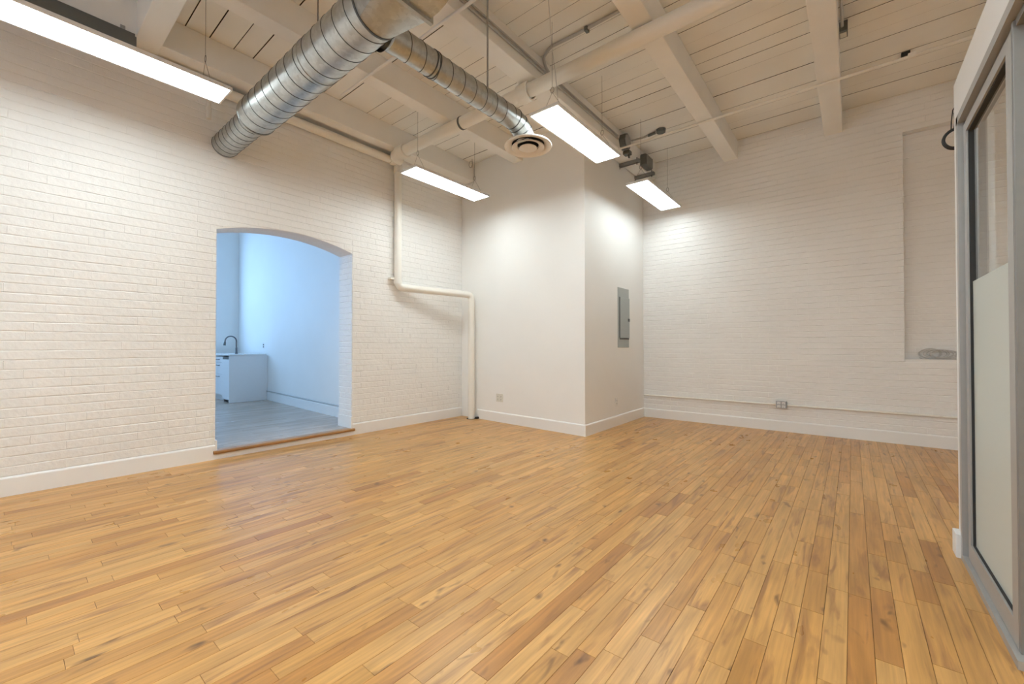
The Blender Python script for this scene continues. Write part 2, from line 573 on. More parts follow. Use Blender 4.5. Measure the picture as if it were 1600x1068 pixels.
def lay(wall, bricks, to, near_limit, seed):
    """largest 300 in view as parts, the rest as one stuff part"""
    rnd = random.Random(seed)
    def size(b_):
        p = Vector(to((b_[0] + b_[1]) / 2, (b_[2] + b_[4]) / 2, 0))
        v = p - EYE
        nrm = Vector(to(0, 0, 1)) - Vector(to(0, 0, 0))
        return (b_[1] - b_[0]) * (b_[4] - b_[2]) * abs(v.dot(nrm)) / max(.1, v.dot(FWD)) ** 3 if in_view(p) else 0
    bricks = sorted(bricks, key=size, reverse=True)
    variants = []
    for k in range(10):
        P, F = brick_geo(rnd, .213, .067, lambda u, z, d: Vector(to(u, z, d)) - Vector(to(0, 0, 0)), (-.1065, -.0335, 0))
        me = bpy.data.meshes.new('brick')
        me.from_pydata([tuple(p) for p in P], [], F)
        me.materials.append(M['brick_paint'])
        variants.append(me)
    bulk = MB()
    count = 0
    for u0, u1, za0, za1, zb in bricks:
        full = abs((u1 - u0) - .213) < .001 and za0 == za1 and abs(zb - za0 - .067) < .001
        if count < near_limit and size((u0, u1, za0, za1, zb)) > 0:
            count += 1
            if full:
                o = bpy.data.objects.new('brick', rnd.choice(variants))
                o.location = to((u0 + u1) / 2, (za0 + zb) / 2, 0)
                COL.objects.link(o)
                o.parent = wall
            else:
                P, F = brick_geo(rnd, u1 - u0, zb - min(za0, za1), to, (u0, min(za0, za1), 0), (za0 - min(za0, za1), za1 - min(za0, za1)))
                obj('brick', MB().add(P, F), M['brick_paint'], wall)
        else:
            P, F = brick_geo(rnd, u1 - u0, zb - min(za0, za1), to, (u0, min(za0, za1), 0), (za0 - min(za0, za1), za1 - min(za0, za1)))
            bulk.add(P, F)
    tag(obj('brickwork', bulk, M['brick_paint'], wall), kind='stuff')

def keep_left(a, b_, z0, z1):
    out = []
    segs = [(a, b_)]
    res = []
    for s0, s1 in segs:
        if z0 < ARCH_Z + ARCH_RISE and s1 > ARCH_Y0 and s0 < ARCH_Y1:
            if s0 < ARCH_Y0 - .02:
                res.append((s0, min(s1, ARCH_Y0), z0, z0, z1))
            if s1 > ARCH_Y1 + .02:
                res.append((max(s0, ARCH_Y1), s1, z0, z0, z1))
            m0, m1 = max(s0, ARCH_Y0), min(s1, ARCH_Y1)
            if m1 - m0 > .02:
                a0, a1 = max(arch_z(m0 + 1e-4), ARCH_Z) + .004, max(arch_z(m1 - 1e-4), ARCH_Z) + .004
                if max(a0, a1) < z1 - .015:
                    res.append((m0, m1, max(z0, a0), max(z0, a1), z1))
        else:
            res.append((s0, s1, z0, z0, z1))
    return res

bl = brick_courses(-.5, 4.67, .146, ZC, keep_left, 3)
lay(wall_left, bl, lambda u, z, d: (XL + d, u, z), 300, 11)

def keep_far(a, b_, z0, z1):
    if z1 > NZ0 and z0 < NZ1 and b_ > NX0:
        if a < NX0 - .02:
            return [(a, NX0, z0, z0, z1)]
        return []
    return [(a, b_, z0, z0, z1)]
bf = brick_courses(-2.555, 1.9, .14, ZC, keep_far, 5)
lay(wall_far, bf, lambda u, z, d: (u, YF - d, z), 300, 12)
# the shallow bricks on the back of the niche and on the right jamb of the arch
bn = brick_courses(NX0 + .005, 1.74, NZ0, NZ1, lambda a, b_, z0, z1: [(a, b_, z0, z0, z1)], 6)
bulk = MB()
rn = random.Random(4)
for u0, u1, z0, _, z1 in bn:
    P, F = brick_geo(rn, u1 - u0, z1 - z0, lambda u, z, d: (u, YF + ND - d, z), (u0, z0, 0), (0, 0), .003)
    bulk.add(P, F)
tag(obj('niche_brickwork', bulk, M['brick_paint'], wall_far), kind='stuff')
bj = brick_courses(XL - ARCH_TH, XL - .004, KF + .15, ARCH_Z - .02, lambda a, b_, z0, z1: [(a, b_, z0, z0, z1)], 8)
bulk = MB()
for u0, u1, z0, _, z1 in bj:
    P, F = brick_geo(rn, u1 - u0, z1 - z0, lambda u, z, d: (u, ARCH_Y1 - d, z), (u0, z0, 0), (0, 0))
    bulk.add(P, [tuple(reversed(f)) for f in F])
tag(obj('jamb_brickwork', bulk, M['brick_paint'], wall_left), kind='stuff')

# ------------------------------------------------------------------ floor of maple planks
floor = struct('floor', MB().box(XL - .02, 3.3, -3.7, YF + .02, -.06, -.003), M['floor_base'], 'honey coloured maple strip floor of the empty room', 'floor')
# floor behind the viewer and beyond the partition, same timber
mbf = MB()
fr = random.Random(21)
PW = 0.0765
def plank_geo(x0, x1, y0, y1, z=0.0):
    c, g = .0006, .00035
    a, b_, d, e = x0 + g, x1 - g, y0 + g * .8, y1 - g * .8
    return ([(a, d, z - .003), (b_, d, z - .003), (b_, e, z - .003), (a, e, z - .003), (a + c, d + c, z), (b_ - c, d + c, z), (b_ - c, e - c, z), (a + c, e - c, z)],
            [(4, 5, 6, 7), (0, 1, 5, 4), (1, 2, 6, 5), (2, 3, 7, 6), (3, 0, 4, 7)])
planks = []
x = XL + .004
row = 0
while x < 3.2:
    x1 = min(x + PW + fr.uniform(-.0006, .0006), 3.2)
    y = -3.6 - fr.random() * .8
    yend = YF - .012
    if x1 < BOXB[0] + .012:
        yend = 4.7 if x < -4.7 else 4.66
    while y < yend:
        ln = fr.choice((.28, .36, .44, .52, .62, .75, .9, 1.1)) * fr.uniform(.85, 1.15)
        y1 = min(y + ln, yend)
        if yend - y1 < .12:
            y1 = yend
        if y1 > -3.6:
            planks.append((x, x1, max(y, -3.6), y1, min(1.0, fr.random() ** 1.15)))
        y = y1
    x = x1
    row += 1
def psize(p):
    c = Vector(((p[0] + p[1]) / 2, (p[2] + p[3]) / 2, 0))
    best = 0
    for yy in (p[2] + .05, c.y, p[3] - .05):
        if in_view((c.x, yy, 0)) and c.x < .43:
            best = 1
    d = (c - EYE).dot(FWD)
    return best * (p[3] - p[2]) / max(.3, d) ** 3
planks.sort(key=psize, reverse=True)
for k, p in enumerate(planks):
    P, F = plank_geo(*p[:4])
    if k < 300:
        obj('plank', MB().add(P, F, p[4]), M['maple'], floor)
    else:
        mbf.add(P, F, p[4])
tag(obj('strip_flooring', mbf, M['maple'], floor), kind='stuff')

# ------------------------------------------------------------------ ceiling: boards across the beams
ceiling = struct('ceiling', MB().box(XL - .3, 3.4, -3.8, YF + .3, ZC + .035, ZC + .12), M['dark_gap'], 'white painted plank ceiling with dark gaps above the beams', 'ceiling')
cr = random.Random(9)
y = -3.62
BEAM_X = [-4.635, -3.635, -2.455, -1.30, -.16, .99, 2.14]
while y < YF:
    w = cr.uniform(.166, .192)
    g = cr.choice((.0015, .0025, .004, .005, .0065))
    if -.3 < y < 2.0:
        g += .004
    y1 = min(y + w, YF + .01)
    cuts = [XL - .02] + sorted(cr.sample(BEAM_X[1:-1], 2)) + [3.25]
    for a, b_ in zip(cuts[:-1], cuts[1:]):
        z = ZC + cr.uniform(-.002, .003)
        mb = MB()
        mb.box(a + .001, b_ - .001, y + g / 2, y1 - g / 2, z, ZC + .034)
        po = obj('plank', mb, M['ceiling_paint'], ceiling)
        po.data.materials.append(M['raw_edge'])
        for q in (1, 2, 3, 4, 5):
            po.data.polygons[q].material_index = 1
    y = y1

# beams along the room, one above the other wall to wall ----------------------------------------------------
def beam(x0, x1, y0, y1, label, zb=ZB):
    mb = MB().bbox(x0, x1, y0, y1, zb, ZC + .002, .006)
    return tag(obj('ceiling_beam', mb, M['beam_paint']), label, 'beam', 'white beams across the ceiling', 'structure')
beam(-4.72, -4.565, -3.6, 4.66, 'white ceiling beam close along the brick wall with the arch', 3.672)
tag(obj('trim_3', MB().box(XL - .01, -4.728, .87, 4.68, 3.69, ZC), M['beam_paint']), 'white ledger board between the brick wall and the beam', 'ledger', None, 'structure')
beam(-3.71, -3.55, -3.6, 4.60, 'white ceiling beam second from the arched brick wall, above the round diffuser')
beam(-2.545, -2.355, -3.6, YF + .05, 'white ceiling beam with grey conduits along its side')
beam(-1.385, -1.212, -3.6, YF + .05, 'white ceiling beam crossed by the thick pipe, right of the conduit beam')
beam(-.255, -.075, -3.6, YF + .05, 'white ceiling beam nearest the glass partition in the frame')
beam(.90, 1.08, -3.6, YF + .05, 'white ceiling beam above the room behind the glass partition')
beam(2.05, 2.23, -3.6, YF + .05, 'white ceiling beam closest to the outer wall behind the partition')
tag(obj('girder', MB().bbox(XL - .02, 3.2, .70, .865, 3.665, ZC + .001, .006), M['beam_paint']), 'white cross girder at the top left corner above the long lamp', 'beam', None, 'structure')

# ------------------------------------------------------------------ baseboards
def board_profile(p0, p1, nrm, h=.142, t=.016, z=0.0):
    """baseboard along p0-p1; nrm points into the room; bevelled top"""
    p0, p1, n = Vector((*p0, 0)), Vector((*p1, 0)), Vector((*nrm, 0)).normalized()
    prof = [(-.004, 0), (t, 0), (t, h - .014), (t - .003, h - .006), (t - .009, h), (-.004, h)]
    vs = []
    for p in (p0, p1):
        vs += [tuple(p + n * a + Vector((0, 0, z + b_))) for a, b_ in prof]
    k = len(prof)
    return MB().add(vs, [tuple(range(k)), tuple(range(2 * k - 1, k - 1, -1))] + [(i, i + k, (i + 1) % k + k, (i + 1) % k) for i in range(k)])
def baseboard(name, p0, p1, n, label, **kw):
    return struct(name, board_profile(p0, p1, n, **kw), M['trim_paint'], label, 'baseboard')
baseboard('baseboard_left_near', (XL, -3.6), (XL, ARCH_Y0), (1, 0), 'white baseboard on the brick wall left of the arch')
baseboard('baseboard_left_far', (XL, ARCH_Y1), (XL, 4.665), (1, 0), 'white baseboard between the arch and the corner pipe')
_n = Vector((BOXB[1] - BOXA[1], BOXA[0] - BOXB[0]))
baseboard('baseboard_chase_front', (-4.47, 4.657), (BOXB[0] + .0155, BOXB[1]), tuple(_n), 'white baseboard on the wide face of the plastered corner', t=.015)
baseboard('baseboard_chase_side', (BOXB[0], BOXB[1] - .015), BOXC, (1, 0), 'white baseboard under the electrical panel', t=.015)
baseboard('baseboard_far', (BOXC[0], YF), (3.2, YF), (0, -1), 'white baseboard along the far brick wall', t=.018, h=.138)
# returns inside the arch
struct('baseboard_arch_right', MB().box(XL - ARCH_TH, XL + .012, ARCH_Y1 - .016, ARCH_Y1 + .002, KF, KF + .145), M['trim_paint'], 'short white baseboard on the right jamb of the arch', 'baseboard')
struct('baseboard_arch_left', MB().box(XL - ARCH_TH, XL + .012, ARCH_Y0 - .002, ARCH_Y0 + .016, KF, KF + .10), M['trim_paint'], 'short white baseboard on the left jamb of the arch', 'baseboard')
# step under the arch
struct('trim_1', MB().box(XL - .02, XL + .016, ARCH_Y0, ARCH_Y1, 0, KF - .03), M['trim_paint'], 'white riser of the low step under the arch', 'riser')
nz = MB()
prof = [(XL - .06, KF), (XL + .035, KF), (XL + .043, KF - .006), (XL + .046, KF - .015), (XL + .043, KF - .024), (XL + .035, KF - .03), (XL - .06, KF - .03)]
k = len(prof)
nz.add([(a, ARCH_Y0 - .018, b_) for a, b_ in prof] + [(a, ARCH_Y1 + .018, b_) for a, b_ in prof],
       [tuple(range(k)), tuple(range(2 * k - 1, k - 1, -1))] + [(i, i + k, (i + 1) % k + k, (i + 1) % k) for i in range(k)], .3)
struct('trim_2', nz, M['nosing'], 'brown wooden stair nosing across the arch threshold', 'nosing')

# ------------------------------------------------------------------ kitchen beyond the arch
KX = -10.6
KS0, KS1 = (XL - ARCH_TH + .01, 3.07), (KX, 3.37)
kfl = struct('floor_kitchen', MB().box(KX - .2, XL - .06, -1.7, 3.5, KF - .085, KF - .004), M['floor_base'], 'grey brown plank floor of the kitchen seen through the arch', 'floor')
mb = MB()
kr = random.Random(31)
x = KX
while x < XL - .07:
    x1 = min(x + .085, XL - .06)
    y = -1.6 - kr.random()
    while y < 3.45:
        y1 = min(y + kr.uniform(.7, 1.3), 3.45)
        P, F = plank_geo(x, x1, y, y1, KF)
        mb.add([(a, b_, c if c > KF - .001 else KF - .004) for a, b_, c in P], F, kr.random())
        y = y1
    x = x1
tag(obj('strip_flooring', mb, M['laminate'], kfl), kind='stuff')
struct('wall_kitchen_side', MB().prism([KS0, (KS0[0], 3.6), (KX, 3.6), KS1], 0, ZC + .1), M['wall_paint'], 'white kitchen wall lit blue by daylight behind the counter', 'wall')
WY0, WY1, WZ0, WZ1 = -1.0, 2.86, 1.3, 3.3
mb = MB()
mb.box(KX - .07, KX, -1.7, WY0, 0, ZC + .1)
mb.box(KX - .07, KX, WY1, 3.6, 0, ZC + .1)
mb.box(KX - .07, KX, WY0, WY1, 0, WZ0)
mb.box(KX - .07, KX, WY0, WY1, WZ1, ZC + .1)
struct('wall_kitchen_far', mb, M['wall_paint'], 'shaded kitchen end wall behind the faucet', 'wall')
mb = MB()
SX0, SX1, SZ0, SZ1 = -6.6, -5.6, 1.4, 3.2
mb.box(KX - .07, SX0, -1.77, -1.7, 0, ZC + .1).box(SX1, XL - ARCH_TH + .05, -1.77, -1.7, 0, ZC + .1).box(SX0, SX1, -1.77, -1.7, 0, SZ0).box(SX0, SX1, -1.77, -1.7, SZ1, ZC + .1)
struct('wall_kitchen_near', mb, M['wall_paint'], 'kitchen wall hidden left of the arch, side window added', 'wall')
w2 = thing('side_fill_window', (-6.1, -1.74, SZ0), 'unseen side window added to even out the kitchen daylight', 'window', kind='structure')  # not seen; put in to spread daylight over the kitchen side wall
mb = MB()
for a in ((SX0, SX1, SZ0, SZ0 + .06), (SX0, SX1, SZ1 - .06, SZ1), (SX0, SX0 + .06, SZ0 + .06, SZ1 - .06), (SX1 - .06, SX1, SZ0 + .06, SZ1 - .06)):
    mb.box(a[0], a[1], -1.76, -1.71, a[2], a[3])
obj('window_frame', mb, M['trim_paint'], w2)
obj('pane', MB().box(SX0 + .06, SX1 - .06, -1.738, -1.732, SZ0 + .06, SZ1 - .06), M['glass'], w2)
struct('ceiling_kitchen', MB().box(KX - .2, XL - ARCH_TH + .05, -1.9, 3.6, ZC, ZC + .12), M['wall_paint'], 'white kitchen ceiling', 'ceiling')
w1 = thing('window_1', (KX - .12, (WY0 + WY1) / 2, WZ0), 'tall daylight window in the kitchen end wall', 'window', kind='structure')
mb = MB()
for a in ((WY0, WY0 + .06, WZ0, WZ1), (WY1 - .06, WY1, WZ0, WZ1), (WY0 + .06, WY1 - .06, WZ0, WZ0 + .06), (WY0 + .06, WY1 - .06, WZ1 - .06, WZ1), ((WY0 + WY1) / 2 - .025, (WY0 + WY1) / 2 + .025, WZ0 + .06, WZ1 - .06)):
    mb.box(KX - .06, KX - .02, a[0], a[1], a[2], a[3])
obj('window_frame', mb, M['trim_paint'], w1)
for a, b_ in ((WY0 + .06, (WY0 + WY1) / 2 - .025), ((WY0 + WY1) / 2 + .025, WY1 - .06)):
    obj('pane', MB().box(KX - .043, KX - .037, a, b_, WZ0 + .06, WZ1 - .06), M['glass'], w1)
def ky(x):       # side wall line
    return KS0[1] + (KS1[1] - KS0[1]) * (x - KS0[0]) / (KS1[0] - KS0[0])
baseboard('baseboard_kitchen', (-8.69, ky(-8.69)), (KS0[0], ky(KS0[0])), (-.05, -1), 'white baseboard on the daylit kitchen wall', z=KF, h=.15)
tag(obj('conduit', MB().sweep([(-8.7, ky(-8.7) - .016, KF + .168), (KS0[0], ky(KS0[0]) - .016, KF + .168)], .009, 8), M['conduit'], smooth=True), 'thin grey conduit along the top of the kitchen baseboard', 'conduit')

# kitchen units along the side wall, seen end-on
EX = -8.70
cb = thing('base_cabinet', (-9.35, 2.95, KF), 'white kitchen drawer unit left of the white dishwasher', 'cabinet')
obj('body', MB().box(-10.1, -9.10, 2.66, 3.2, KF + .10, .915), M['cabinet'], cb)
obj('plinth', MB().box(-10.1, -9.10, 2.72, 3.2, KF, KF + .10), M['cabinet'], cb)
for z0, z1 in ((KF + .12, .585), (.595, .795), (.805, .905)):
    for x0, x1 in ((-10.09, -9.60), (-9.59, -9.105)):
        d = obj('drawer', MB().bbox(x0, x1, 2.64, 2.66, z0, z1, .003), M['cabinet'], cb)
        hx = (x0 + x1) / 2
        obj('handle', MB().sweep(rounded([(hx - .09, 2.642, z1 - .045), (hx - .09, 2.612, z1 - .045), (hx + .09, 2.612, z1 - .045), (hx + .09, 2.642, z1 - .045)], .008, 3), .006, 6), M['chrome'], d, True)
dw = thing('dishwasher', (-8.9, 2.95, KF), 'white dishwasher front at the open end of the kitchen counter', 'dishwasher')
obj('body', MB().box(-9.095, EX - .025, 2.66, 3.18, KF + .02, .91), M['cabinet'], dw)
obj('door', MB().bbox(-9.09, EX - .03, 2.632, 2.66, KF + .05, .865, .004), M['cabinet'], dw)
tag(obj('control_strip', MB().box(-9.09, EX - .03, 2.638, 2.66, .87, .91), M['dark_steel'], dw), 'dark control strip')
tag(obj('kick_recess', MB().box(-9.09, EX - .03, 2.66, 2.68, KF, KF + .045), M['black'], dw), 'dark kick recess')
tag(obj('end_panel', MB().bbox(EX - .02, EX, 2.625, ky(EX) - .004, KF, .935, .002), M['cabinet']), 'white end panel closing the kitchen counter', 'panel')
tag(obj('countertop', MB().bbox(-10.3, EX + .012, 2.615, 3.235, .937, .962, .003), M['counter']), 'thin white worktop on the kitchen units', 'countertop')
fc = thing('faucet', (-9.25, 2.91, .962), 'gooseneck steel kitchen faucet standing on the white worktop', 'faucet')
obj('base', MB().lathe([(0, 0), (.028, 0), (.028, .012), (.02, .03), (.017, .12), (.0, .12)], (-9.25, 2.91, .962), 'Z', 20), M['chrome'], fc, True)
nk = [(-9.25, 2.91, 1.06), (-9.25, 2.91, 1.17)] + [tuple(p) for p in arc((-9.25, 2.815, 1.205), 0, math.pi * 1.02, .095, (0, 1, 0), (0, 0, 1), 12)]
obj('neck', MB().sweep(nk, .012, 10), M['chrome'], fc, True)
tag(obj('spray_head', MB().sweep([(-9.25, 2.719, 1.20), (-9.25, 2.716, 1.17), (-9.25, 2.710, 1.125)], [.013, .020, .022], 12), M['dark_steel'], fc, True), 'dark spray head')
obj('lever', MB().sweep([(-9.25, 2.91, 1.05), (-9.20, 2.90, 1.075), (-9.17, 2.895, 1.082)], .007, 8), M['chrome'], fc, True)

# ------------------------------------------------------------------ outlets and the electrical panel
def outlet(loc, u, n, label, gangs=1, mat='outlet', box=0.0, w=.072, h=.116, slots=True, frame='outlet', cat='outlet'):
    """plate at loc (centre, on the wall); u = horizontal direction, n = out of the wall"""
    t = thing('wall_outlet', loc, label, cat)
    L, U, Nn = Vector(loc), Vector((*u, 0)).normalized(), Vector((*n, 0)).normalized()
    W = w * gangs
    def bx(mbx, a0, a1, z0, z1, d0, d1):
        vs = [L + U * a + Nn * d + Vector((0, 0, z)) for z in (z0, z1) for (a, d) in ((a0, d0), (a1, d0), (a1, d1), (a0, d1))]
        mbx.add(vs, [(0, 3, 2, 1), (4, 5, 6, 7), (0, 1, 5, 4), (1, 2, 6, 5), (2, 3, 7, 6), (3, 0, 4, 7)])
    if box:
        mbx = MB()
        bx(mbx, -W / 2 - .004, W / 2 + .004, -h / 2, h / 2, -.01, box)
        obj('box', mbx, M[frame], t)
    mbx = MB()
    bx(mbx, -W / 2, W / 2, -h / 2, h / 2, box, box + .005)
    obj('plate', mbx, M[frame], t)
    for g in range(gangs):
        c = (g - (gangs - 1) / 2) * w * .92
        for s in (-1, 1):
            mbx = MB()
            bx(mbx, c - .017, c + .017, s * .021 - .0145, s * .021 + .0145, box + .005, box + .008)
            r = obj('receptacle', mbx, M[mat], t)
            if slots:
                mbx = MB()
                for q in (-.007, .007):
                    bx(mbx, c + q - .0015, c + q + .0015, s * .021 - .003, s * .021 + .008, box + .008, box + .0086)
                bx(mbx, c - .003, c + .003, s * .021 - .011, s * .021 - .006, box + .008, box + .0086)
                tag(obj('slots', mbx, M['black'], r), 'dark slots')
    return t
bu = Vector((BOXB[0] - BOXA[0], BOXB[1] - BOXA[1])).normalized()
bx_ = -4.0
by_ = BOXA[1] + (BOXB[1] - BOXA[1]) * (bx_ - BOXA[0]) / (BOXB[0] - BOXA[0])
outlet((bx_, by_, .352), tuple(bu), (bu.y, -bu.x), 'cream double wall outlet low on the plastered corner', 2, w=.068)
outlet((-2.548, 5.42, .33), (0, 1), (1, 0), 'white wall outlet below the electrical panel', 1, 'outlet_white', frame='outlet_white')
outlet((-.72, YF - .006, .348), (1, 0), (0, -1), 'grey surface box outlet on the far brick wall conduit', 2, 'outlet_white', .045, .055, .088, True, 'grey_steel')
kx_ = -8.93
outlet((kx_, ky(kx_) - .001, 1.118), (1, .05), (.05, -1), 'grey outlet above the kitchen worktop', 1, 'dark_steel', frame='outlet_white')

ep = thing('electrical_panel', (-2.553, 5.665, 1.085), 'grey electrical panel with a hinged door on the plastered corner', 'electrical panel')
ex = BOXB[0] - .011
obj('cover', MB().bbox(ex - .004, ex + .008, 5.478, 5.852, 1.085, 1.935, .003), M['panel_grey'], ep)
dr = obj('door', MB().bbox(ex + .008, ex + .022, 5.535, 5.845, 1.222, 1.80, .004), M['panel_grey'], ep)
tag(obj('hinge_gap', MB().box(ex + .008, ex + .0135, 5.520, 5.5345, 1.222, 1.80), M['dark_steel'], ep), 'dark gap along the hinge')
tag(obj('lower_gap', MB().box(ex + .008, ex + .0135, 5.535, 5.845, 1.200, 1.2215), M['dark_steel'], ep), 'dark gap under the door')
tag(obj('latch', MB().bbox(ex + .022, ex + .030, 5.785, 5.838, 1.46, 1.505, .003), M['dark_steel'], dr), 'dark latch')

# ------------------------------------------------------------------ pipes
def coupling(p, axis, r, l, n=20):
    return MB().lathe([(r * .8, -l / 2), (r, -l / 2), (r, l / 2), (r * .8, l / 2)], p, axis, n)
# thick pipe across the room, tight under the beams
xp = thing('sprinkler_main', (-2, 3.285, 3.621), 'thick cream pipe crossing under the beams over the branch duct', 'pipe')
obj('pipe', MB().sweep([(-4.55, 3.285, 3.621), (3.15, 3.285, 3.621)], .0675, 24), M['pipe_paint'], xp, True)
obj('coupling', coupling((-4.50, 3.285, 3.621), 'X', .088, .16), M['pipe_paint'], xp, True)
obj('elbow', MB().sweep(rounded([(-4.50, 3.285, 3.621), (-4.69, 3.285, 3.621), (-4.69, 3.40, 3.59)], .07), .066, 20), M['pipe_paint'], xp, True)
tag(obj('clamp_ring', MB().lathe([(.068, -.012), (.0735, -.012), (.0735, .012), (.068, .012)], (-3.40, 3.285, 3.621), 'X', 24), M['dark_steel'], xp, True), 'dark clamp ring')
obj('coupling', coupling((-2.50, 3.285, 3.615), 'X', .092, .13), M['pipe_paint'], xp, True)
# pipe along the arched wall that drops into the corner
PX = XL + .07
wp = thing('wall_pipe', (PX, 3.41, 3.595), 'cream pipe running high along the arched brick wall', 'pipe')
obj('pipe', MB().sweep([(PX, -3.5, 3.597), (PX, 3.30, 3.597)], .05, 20), M['pipe_paint'], wp, True)
obj('elbow', MB().sweep(rounded([(PX, 3.28, 3.597), (PX, 3.41, 3.597), (PX, 3.41, 3.46)], .06), .059, 20), M['pipe_paint'], wp, True)
obj('drop_fitting', MB().lathe([(0, -.30), (.022, -.30), (.024, -.19), (.018, -.18), (.018, -.03), (0, -.03)], (PX, 1.257, 3.585), 'Z', 16), M['pipe_paint'], wp, True)
dp = thing('drain_pipe', (-4.52, 4.575, 0), 'white pipe that steps across the brick wall and drops into the corner', 'pipe')
pth = rounded([(PX, 3.412, 3.46), (PX, 3.412, 1.905), (-4.525, 4.572, 1.888), (-4.525, 4.572, .0)], .085, 9)
obj('pipe', MB().sweep(pth, .0495, 24), M['pipe_paint'], dp, True)
for z in (1.975,):
    obj('collar', coupling((PX, 3.412, z), 'Z', .055, .05), M['pipe_paint'], dp, True)
obj('wall_clamp', MB().bbox(XL, PX, 3.30, 3.362, 2.0, 2.03, .003), M['pipe_paint'], dp)
tag(obj('floor_gap', MB().lathe([(.051, 0), (.072, 0), (.072, .004), (.051, .004)], (-4.525, 4.572, .0), 'Z', 24), M['dark_gap'], dp), 'dark gap round the pipe at the floor')
for a in ((-4.60, -4.578, 4.60, 4.655), (-4.468, -4.43, 4.59, 4.65)):
    tag(obj('floor_cutout', MB().box(*a, 0, .03), M['dark_gap'], dp), 'dark cut-out beside the pipe foot')
# thin white conduits across the beams
tag(obj('conduit', MB().sweep([(-4.05, 2.206, 3.677), (-2.0, 2.215, 3.677), (3.1, 2.235, 3.677)], .0125, 10), M['pipe_paint'], smooth=True), 'thin white conduit under the beams beside the big duct', 'conduit')
cl = thing('conduit', (-.3, 5.10, 3.675), 'thin white conduit across the beams near the far brick wall', 'conduit')
obj('tube', MB().sweep([(-2.36, 5.10, 3.676), (3.1, 5.10, 3.676)], .0125, 10), M['pipe_paint'], cl, True)
obj('clip', MB().bbox(.40, .455, 5.08, 5.12, 3.655, 3.70, .004), M['pipe_paint'], cl)
tag(obj('ceiling_box', MB().bbox(.385, .45, 5.495, 5.555, 3.90, ZC, .004), M['black']), 'small dark box on the ceiling boards near the glass partition', 'junction box')
# conduit along the far wall
tag(obj('conduit', MB().sweep([(-2.54, YF - .022, .342), (-.785, YF - .022, .342)], .0125, 10).sweep([(-.655, YF - .022, .342), (3.1, YF - .022, .347)], .0125, 10), M['pipe_paint'], smooth=True), 'thin white conduit low along the far brick wall', 'conduit')
# grey conduits on the side of the beam
for z, zz in ((3.795, .0105), (3.832, .009)):
    tag(obj('conduit', MB().sweep([(-2.342, -3.5, z), (-2.342, 5.06, z)], zz, 8), M['conduit'], smooth=True),
        'lower of two grey conduits on the side of the beam' if z < 3.8 else 'upper of two grey conduits on the side of the beam', 'conduit', 'grey conduits along the beam')
for yy in (2.95, 4.75, 2.40):
    pass
tag(obj('flexible_conduit', MB().sweep(rounded([(-1.40, 3.28, 3.925), (-1.9, 3.285, 3.925), (-2.19, 3.27, 3.925), (-2.325, 3.34, 3.915), (-2.335, 3.40, 3.86), (-2.336, 3.49, 3.825)], .08, 6), .013, 8), M['conduit'], smooth=True), 'grey flexible conduit curving from the ceiling boards down to the beam', 'conduit')
tag(obj('conduit_strap', MB().bbox(-1.83, -1.80, 3.262, 3.31, 3.90, ZC, .003), M['dark_steel']), 'small dark strap holding the curved conduit to the boards', 'strap')
# boxes and channel brackets at the wall end of that beam
b1 = thing('junction_box', (-2.30, 5.21, 3.74), 'round grey junction box on the beam side where the conduits end', 'junction box')
obj('box', MB().lathe([(0, 0), (.105, 0), (.105, .075), (.095, .08), (0, .08)], (-2.354, 5.21, 3.80), 'X', 8), M['dark_steel'], b1)
obj('lid', MB().lathe([(.0, .08), (.088, .08), (.088, .086), (0, .086)], (-2.354, 5.21, 3.80), 'X', 8), M['grey_steel'], b1)
b2 = thing('junction_box', (-2.30, 5.93, 3.76), 'taller ribbed grey box on the beam end by the far wall', 'junction box')
obj('box', MB().bbox(-2.354, -2.262, 5.80, 6.06, 3.69, 3.86, .02), M['dark_steel'], b2)
for k_ in range(5):
    obj('rib', MB().box(-2.262, -2.254, 5.83 + .048 * k_, 5.85 + .048 * k_, 3.705, 3.845), M['grey_steel'], b2)
for yy, lb in ((5.57, 'grey steel channel under the beam, nearer of two'), (6.12, 'grey steel channel under the beam, tight to the far wall')):
    ch = thing('channel_bracket', (-2.42, yy, 3.67), lb, 'bracket', 'steel channels under the conduit beam')
    mb = MB()
    mb.box(-2.585, -2.26, yy - .025, yy + .025, 3.682, 3.688)
    mb.box(-2.585, -2.26, yy - .025, yy - .019, 3.645, 3.688)
    mb.box(-2.585, -2.26, yy + .019, yy + .025, 3.645, 3.688)
    obj('channel', mb, M['grey_steel'], ch)
    for xx in (-2.555, -2.30):
        obj('bolt', MB().sweep([(xx, yy, 3.62), (xx, yy, 3.72)], .007, 8), M['dark_steel'], ch, True)
tag(obj('beam_clamp', MB().bbox(-2.36, -2.27, 5.24, 5.33, 3.655, 3.705, .006).box(-2.30, -2.285, 5.27, 5.30, 3.61, 3.66), M['dark_steel']), 'small dark clamp on the beam edge under the round box', 'clamp')
dv = thing('ceiling_box', (-1.925, 5.455, ZC), 'octagonal ceiling box with a short cable behind the rear lamp', 'junction box')
obj('box', MB().lathe([(0, -.04), (.06, -.04), (.062, 0), (0, 0)], (-1.925, 5.455, ZC), 'Z', 8), M['dark_steel'], dv)
obj('cable', MB().sweep(rounded([(-1.97, 5.46, 3.925), (-2.06, 5.47, 3.92), (-2.17, 5.47, 3.91), (-2.27, 5.33, 3.85)], .05), .010, 8), M['conduit'], dv, True)
obj('connector', MB().sweep([(-2.0, 5.462, 3.922), (-2.10, 5.47, 3.918)], .018, 8), M['dark_steel'], dv, True)
c4 = thing('conduit', (-.055, 4.2, 3.85), 'short grey conduit ending in a small box beside the beam near the partition', 'conduit')
